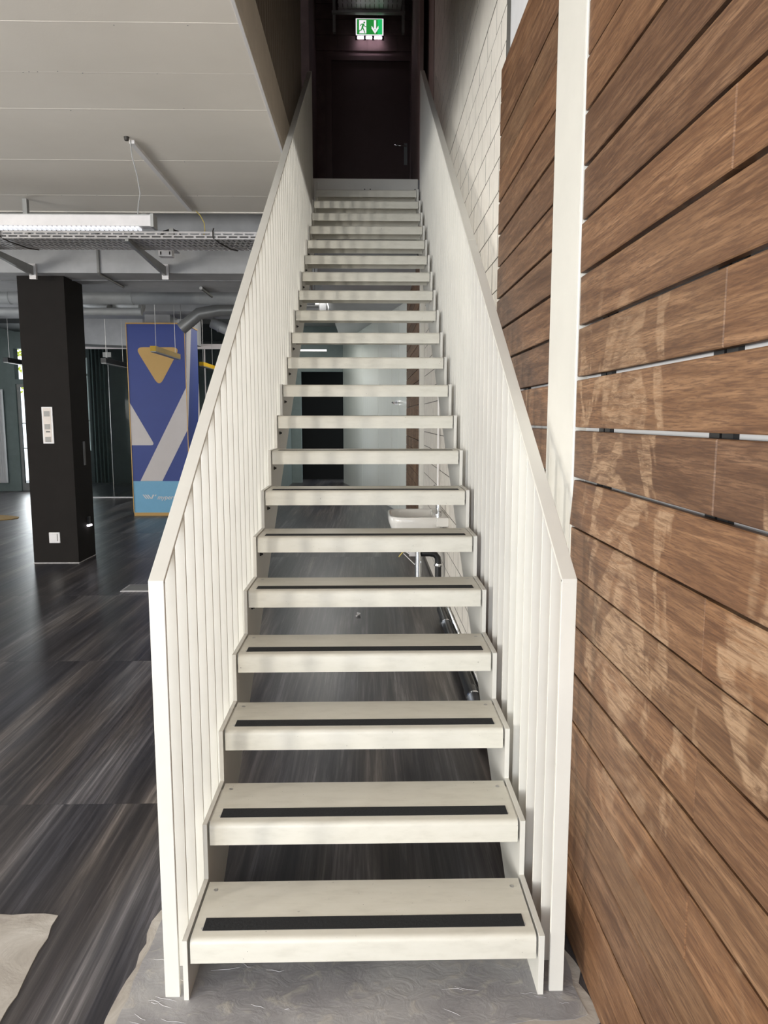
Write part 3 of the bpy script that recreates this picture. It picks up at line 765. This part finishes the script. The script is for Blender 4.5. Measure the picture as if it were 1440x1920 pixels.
for x in (-3.35, -1.42):
    MB().tube([(x,6.99,3.40),(x,6.955,3.37),(x,6.95,3.31),(x+.03,7.05,3.29),(x+.10,7.3,3.285),(x+.14,7.43,3.30)], .006, 6).build('cable_tie', dark_metal, tr, smooth=True)
for x in (-3.2, -2.25, -1.85):
    B(x-.02,x+.02,7.15,7.2,3.366,3.70 if x < -3 else 3.44).build('hanger', grey_metal, tr)
o = MB().tube([(-1.98,7.2,3.36),(-1.93,7.2,3.42),(-1.86,7.2,3.44),(-1.80,7.2,3.42),(-1.76,7.2,3.36)], .012, 6).build('cable_loop', black_plastic, tr, smooth=True)
jb = thing('junction_box', 'small white junction box under the perforated cable tray', 'box', (-2.05, 7.7, 3.33))
B(-2.12,-1.985,7.66,7.76,3.296,3.372).build('body', plastic_white, jb, bevel=.003)
for x in (-2.10,-2.01): B(x,x+.012,7.654,7.661,3.31,3.34).build('clip', dark_metal, jb)
B(-2.12,-1.96,7.68,7.9,3.372,3.38).build('mount', silver, jb)

# conduits dropping on the beam
mb_pts = [[(-2.92,8.20,3.75),(-2.92,8.20,3.235),(-2.92,8.22,3.222),(-2.92,9.0,3.222)], [(-1.14,8.20,3.75),(-1.14,8.20,3.235),(-1.14,8.22,3.222),(-1.14,9.0,3.222)]]
for pts in mb_pts: MB().tube(pts, .016, 8).build('conduit', grey_metal, ceil, smooth=True)
MB().tube([(-2.0,9.0,3.215),(-2.0,9.6,3.215)], .02, 8).build('conduit', grey_metal, ceil)

# ducts
def duct(name, pts, r, label, bands=0, mat=None):
    t = thing(name, label, 'duct', pts[0])
    MB().tube(pts, r, 16).build('duct_body', mat or duct_mat, t, smooth=True)
    tops = (pts[0], pts[-1]) if label.startswith(('large','thin','fat')) else (pts[0],)
    for q in tops:
        q = Vector(q); q.x += .12 if q.x < -9 else -.05 if q is tops[-1] else 0
        MB().tube([(q.x,q.y,q.z+r*.9),(q.x,q.y,4.0)], .006, 6).build('hanger', grey_metal, t)
    if bands:
        a, b = Vector(pts[0]), Vector(pts[-1])
        for k in range(bands):
            p = a.lerp(b, (k+.5)/bands); d = (b-a).normalized()*.012
            MB().tube([p-d, p+d], r*1.04, 16).build('duct_band', duct_mat, t, smooth=True)
    return t
duct('air_duct', [(-9.2,10.5,3.35),(-0.75,10.5,3.35)], .105, 'large round duct crossing behind the concrete beam', 5)
duct('air_duct', [(-9.2,10.62,3.165),(-3.2,10.62,3.165)], .055, 'thin round duct running just below the large duct')
duct('air_duct', [(-3.9,11.2,3.42),(-3.55,10.9,3.30),(-3.25,10.8,3.26)], .085, 'short bent duct end left of the blue column top')
duct('air_duct', [(-4.35,11.3,3.40),(-4.0,11.0,3.29),(-3.75,10.9,3.25)], .06, 'slim bent duct end beside the black column')
duct('air_duct', [(-3.05,12.2,3.12),(-2.75,12.2,3.36),(-2.4,12.2,3.42),(-0.8,12.2,3.44)], .10, 'bent duct with bands right of the blue column', 0, grey_metal)
duct('air_duct', [(-2.7,12.9,3.31),(-2.45,12.9,3.19),(-1.6,12.9,2.72)], .09, 'sloping dark duct descending behind the left handrail', 4)
duct('air_duct', [(-9.2,12.9,3.25),(-6.6,12.9,3.25)], .16, 'fat duct end left of the black column')
# trapezoid bulkheads
bh = thing('bulkhead', 'angular grey plaster bulkhead hanging behind the black column', 'bulkhead', (-5, 14, 3))
MB().prism([(-6.4,3.99),(-3.45,3.99),(-3.45,3.14),(-3.6,3.14),(-4.35,3.35),(-4.75,3.10),(-6.4,3.16)], 'y', 14.8, 15.4).build('body', concrete, bh)
B(-4.45,-4.12,14.79,14.8,3.50,3.70).build('vent', concrete_dark, bh)

# ============================================================ GLASS PARTITION and rooms behind
gp = thing('window_4', None, None, (-5, 15.5, 0), kind='structure')
B(-6.9, -2.1, 15.47, 15.53, 3.10, 3.20).build('header', offwhite, gp)
for a, b in ((-6.9,-5.42),(-5.405,-3.42),(-3.40,-2.1)):
    B(a, b, 15.494, 15.506, 0.02, 3.10).build('pane', glass, gp)
B(-5.417,-5.408,15.485,15.515,0.02,3.10).build('joint_profile', chrome, gp)
B(-3.42,-3.40,15.48,15.52,0.0,3.10).build('mullion', offwhite, gp)
B(-2.92,-2.86,15.48,15.52,0.0,3.10).build('mullion', offwhite, gp)
B(-6.9,-2.1,15.47,15.53,0,.02).build('sill_rail', silver, gp)
B(-5.50,-5.33,15.46,15.54,2.93,3.03).build('clamp', grey_metal, gp)
# back wall of the glazed room
m_ = MB(); m_.box(-8.0,-7.62,18.9,19.1,0,4.0); m_.box(-7.62,-7.12,18.9,19.1,0,.85); m_.box(-7.62,-7.12,18.9,19.1,3.2,4.0); m_.box(-7.12,-2.1,18.9,19.1,0,4.0)
o = m_.build('wall_glazed_room', dark_wall); o['kind'] = 'structure'
mb = MB(); mb.box(-7.62,-7.57,18.95,19.0,.85,3.2); mb.box(-7.17,-7.12,18.95,19.0,.85,3.2); mb.box(-7.38,-7.35,18.95,19.0,.85,3.2); mb.box(-7.62,-7.12,18.95,19.0,1.6,1.63); mb.box(-7.62,-7.12,18.95,19.0,2.75,2.79); window('window_5', mb)
m_ = MB(); m_.box(-8.0,-2.1,15.56,18.9,3.62,4.0); o = m_.build('ceiling', dark_wall); o['kind'] = 'structure'
def radiator(x0, x1, y, z0, z1, label, n):
    t = thing('radiator', label, 'radiator', ((x0+x1)/2, y, z0))
    B(x0,x1,y,y+.05,z0,z1).build('panel', plastic_white if n > 10 else offwhite, t)
    mb = MB(); w = (x1-x0)/n
    for k in range(n): mb.box(x0+k*w+w*.12, x0+(k+1)*w-w*.2, y-.012, y, z0+.02, z1-.02)
    mb.build('fins', plastic_white if n > 10 else offwhite, t)
    mb = MB(); 
    for x in (x0+.05, x1-.07): mb.box(x, x+.02, y+.05, y+.11, z0+.1, z0+.14); mb.box(x, x+.02, y+.05, y+.11, z1-.14, z1-.1)
    mb.build('wall_bracket', screw_mat, t); return t
radiator(-5.9,-5.15,18.78,.75,2.15,'pale radiator in the dark room behind the glass partition', 12)
t = thing('curtain', 'dark green curtain hanging in the glazed room', 'curtain', (-6.7,18.7,0))
mb = MB(); pts = [(-6.98+.02*k, 18.66+.03*math.sin(k*1.3)) for k in range(22)]
mb.prism(pts + [(x, y+.01) for x, y in reversed(pts)], 'z', .05, 3.4); mb.build('cloth', curtain_mat, t)
# left end: green wall pier, glazed door to the street, radiator
m_ = MB(); m_.box(-9.3,-8.06,17.0,17.2,0,4.0); m_.box(-8.06,-7.49,17.0,17.2,3.25,4.0); m_.box(-7.49,-6.95,17.0,17.2,0,4.0); m_.box(-8.06,-7.49,17.0,17.2,2.45,2.56); m_.box(-7.0,-6.92,15.5,17.0,0,4.0)
o = m_.build('wall_street', green_wall); o['kind'] = 'structure'
sd = thing('door_2', None, None, (-7.9, 17.1, 0), kind='structure')
mb = MB(); mb.box(-8.06,-8.00,17.05,17.11,0,2.45); mb.box(-7.55,-7.49,17.05,17.11,0,2.45); mb.box(-8.00,-7.55,17.05,17.11,0,.18); mb.box(-8.00,-7.55,17.05,17.11,2.38,2.45); mb.box(-8.00,-7.55,17.07,17.09,.98,1.0); mb.box(-8.00,-7.55,17.07,17.09,1.55,1.57); mb.box(-7.79,-7.77,17.07,17.09,2.56,3.25)
mb.build('door_frame', grey_metal, sd)
radiator(-9.1,-8.32,16.88,.2,2.33,'white ribbed radiator at the far left end of the room', 18)
mt = MB().prism([(-7.4+1.5*math.cos(a*.2618), 12.25+.52*math.sin(a*.2618)) for a in range(24)], 'z', 0.0, .012).build('door_mat', mat_tan); tag(mt, 'oval tan coir mat lying at the far left of the floor', 'mat')
tre = thing('street_tree', 'yellow-green tree outside the far left transom window', 'tree', (-9.6, 22.6, 0))
mb = MB()
for k in range(500):
    p = Vector((random.gauss(-10.2,.9), random.gauss(22.6,.5), random.gauss(3.6,.7))); a = random.random()*6.28; r = .07
    mb.add([p, p+Vector((r*math.cos(a),.02,r*math.sin(a))), p+Vector((r*1.2*math.cos(a+.7),.04,r*1.2*math.sin(a+.7))), p+Vector((r*math.cos(a+1.4),0,r*math.sin(a+1.4)))], [(0,1,2,3)])
mb.build('foliage', leaf_mat, tre, kind='stuff')
MB().tube([(-9.6,22.6,0),(-9.55,22.6,2),(-9.6,22.6,3.6)], [.12,.1,.05], 8).build('trunk', door_brown, tre)

# floor box
fb = thing('floor_box', 'grey metal floor socket cover beside the left balustrade', 'floor box', (-2.25, 7.1, 0))
B(-2.42,-2.13,6.96,7.24,0.0,.006).build('lid', silver, fb, bevel=.001)
B(-2.40,-2.15,6.98,7.22,.006,.008).build('inset', grey_metal, fb)

# ============================================================ beyond the stair: white lacquered wall, black doorway
P0, P1 = Vector((-0.66, 19.06)), Vector((0.66, 12.45))
d = (P1-P0).normalized(); nrm = Vector((d.y, -d.x))   # to the right of travel
if nrm.x > 0: nrm = -nrm
wf = thing('wall_white', None, None, (0, 15.5, 0), kind='structure')
L = (P1-P0).length
cuts = [0, 2.65, 4.35, 5.55, 6.1, L]
for a, b in zip(cuts, cuts[1:]):
    A, Bp = P0 + d*(a+.008), P0 + d*(b-.008); back = -nrm*.08
    MB().prism([tuple(A),tuple(Bp),tuple(Bp+back),tuple(A+back)], 'z', 0.0, 3.62).build('panel', lacquer, wf)
A, Bp = P0 - nrm*.085, P1 - nrm*.085
MB().prism([tuple(A),tuple(Bp),tuple(Bp-nrm*.05),tuple(A-nrm*.05)], 'z', 0, 3.9).build('core', grey_metal, wf)
hh = thing('door_3', None, None, (0.48, 12.9, 0), kind='structure')
q = P0 + d*6.0
MB().tube([(q.x, q.y, 1.95),(q.x-.09,q.y-.12,1.95),(q.x-.07,q.y-.28,1.94)], .02, 8).build('door_handle', chrome, hh, smooth=True)
MB().lathe([(.04,0),(.04,.01)], (q.x-.02,q.y-.03,1.95), 'y', 12).build('rose', chrome, hh)
m_ = MB(); m_.box(-2.2,-1.75,19.05,19.25,0,4.0); m_.box(-1.75,-.66,19.05,19.25,2.87,4.0); m_.box(-.66,2.2,19.05,19.25,0,4.0)
o = m_.build('wall_end', green_wall); o['kind'] = 'structure'
o = B(-1.9,-.5,20.2,20.3,0,4.0).build('wall_dark_room', black_void); o['kind'] = 'structure'
o = B(-2.1,-2.0,15.55,20.2,0,4.0).build('wall_side_room', green_wall); o['kind'] = 'structure'
o = B(-9.3,2.2,20.45,20.5,0,4.0).build('wall_rear_outer', black_void) if False else None
# white strips standing in for ledge-like reflections high behind the treads
for k, z in enumerate((3.05, 3.18)):
    tag(B(-1.7,-.95,17.6-.8*k,17.75-.8*k,z,z+.04).build('reflection_strip', plastic_white), ['lower white strip for a reflection glimpsed between the treads', 'upper white strip for a reflection glimpsed between the treads'][k], 'lamp')

# ============================================================ SINK and plumbing behind the stair
sk = thing('sink', 'small white wall-mounted washbasin seen between the treads', 'sink', (0.42, 6.3, .8))
def ring(sc, z, n=28):
    out = []
    for k in range(n):
        a = 2*math.pi*k/n; c, s_ = math.cos(a), math.sin(a)
        ex = .45; x = abs(c)**ex*(1 if c >= 0 else -1); y = abs(s_)**ex*(1 if s_ >= 0 else -1)
        out.append((0.40 + .235*sc[0]*x + sc[2], 6.28 + .31*sc[1]*y, z))
    return out
n = 28
rings = [ring((.55,.5,.03), .70), ring((.92,.92,0), .745), ring((1,1,0), .80), ring((1,1,0), .846), ring((.985,.985,0), .852), ring((.93,.93,0), .852), ring((.86,.87,0), .842), ring((.80,.80,-.01), .79), ring((.55,.5,-.01), .755), ring((.1,.1,-.01), .75)]
vs = [p for r in rings for p in r]; fs = [(i*n+k, i*n+(k+1)%n, (i+1)*n+(k+1)%n, (i+1)*n+k) for i in range(len(rings)-1) for k in range(n)] + [tuple(range(n)), tuple((len(rings)-1)*n+k for k in range(n))]
MB().add(vs, fs).build('basin', ceramic, sk, smooth=True)
B(.56,.664,5.95,6.62,.775,.851).build('tap_ledge', ceramic, sk, bevel=.006)
tp = MB(); tp.tube([(.60,6.22,.85),(.60,6.22,.90)], .026, 12); tp.tube([(.60,6.22,.90),(.60,6.22,1.0),(.575,6.22,1.02),(.52,6.22,1.025),(.44,6.22,1.0)], [.022,.02,.018,.014,.012], 12); tp.tube([(.60,6.22,1.0),(.62,6.22,1.05),(.56,6.22,1.10)], [.012,.01,.008], 8)
tp.build('tap', chrome, sk, smooth=True)
tr2 = thing('bottle_trap', 'chrome trap pipe with black elbow under the washbasin', 'pipe', (.42,6.25,.4))
t_ = MB(); t_.tube([(.43,6.25,.70),(.43,6.25,.56)], .017, 12); t_.tube([(.43,6.25,.56),(.43,6.25,.18)], .030, 14); t_.build('chrome_tube', chrome, tr2, smooth=True)
MB().tube([(.46,6.25,.50),(.53,6.25,.50),(.575,6.25,.49),(.60,6.25,.46),(.605,6.25,.41),(.605,6.25,.20)], .028, 14).build('black_elbow', black_plastic, tr2, smooth=True)
for pz in (.385,): MB().lathe([(.035,0),(.037,.012),(.035,.024)], (.605,6.25,pz), 'z', 14).build('clamp', chrome, tr2)
MB().tube([(.605,6.25,.20),(.60,6.1,.12),(.60,5.93,.087)], .028, 14).build('lower_bend', black_plastic, tr2, smooth=True)
av = MB(); av.tube([(.664,6.35,.60),(.50,6.35,.60)], .010, 8); av.tube([(.56,6.35,.60),(.56,6.35,.66)], .012, 8); av.lathe([(.022,0),(.022,.02)], (.56,6.35,.655), 'z', 10)
tag(av.build('angle_valve', chrome, smooth=True), 'chrome angle valve on the wall under the washbasin', 'valve')
dp = thing('drain_pipe', 'black drain pipe running along the floor under the staircase', 'pipe', (.60, 4.9, .08))
MB().tube([(.60,5.92,.085),(.60,5.0,.075),(.60,3.6,.06)], .036, 14).build('pipe_run', black_plastic, dp, smooth=True)
for y in (5.55, 4.98, 4.05):
    MB().tube([(.60,y+.05,.077),(.60,y-.05,.076)], .045, 14).build('socket', black_plastic, dp, smooth=True)
    MB().tube([(.60,y-.06,.076),(.60,y-.08,.076)], .048, 14).build('clamp', chrome, dp, smooth=True)
sp = MB().tube([(.645,5.9,.13),(.645,3.8,.12)], .010, 8).build('supply_pipe', chrome, smooth=True); tag(sp, 'thin chrome supply pipe along the wall beside the drain', 'pipe')
sp = MB().tube([(.645,6.75,.95),(.645,6.75,1.95)], .011, 8).build('supply_pipe', plastic_white, smooth=True); tag(sp, 'thin white vertical pipe on the block wall above the washbasin', 'pipe')
wr = thing('loose_wires', 'loose yellow and grey wires sticking out beside the trap pipe', 'cable', (.3,6.25,.5))
MB().tube([(.38,6.25,.48),(.30,6.25,.53),(.24,6.25,.54),(.19,6.25,.56)], .006, 6).build('grey_wire', plastic_white, wr, smooth=True)
MB().tube([(.40,6.25,.40),(.34,6.25,.46),(.30,6.25,.50)], .004, 6).build('grey_wire', plastic_white, wr, smooth=True)
MB().tube([(.26,6.25,.47),(.31,6.25,.53),(.36,6.25,.60)], .006, 6).build('yellow_wire', wire_yellow, wr, smooth=True)
B(.35,.40,6.24,6.28,.475,.53).build('bracket', silver, wr)
MB().lathe([(.013,0),(.013,.016)], (.185,6.25,.553), 'z', 8).build('wire_end', plastic_white, wr)
dbs = MB().tube([(-.11,6.0,.008),(-.08,6.03,.02),(-.10,6.1,.008)], .008, 6).build('wire_offcut', silver, smooth=True); tag(dbs, 'tiny silver wire offcut lying on the floor behind the treads', 'debris')
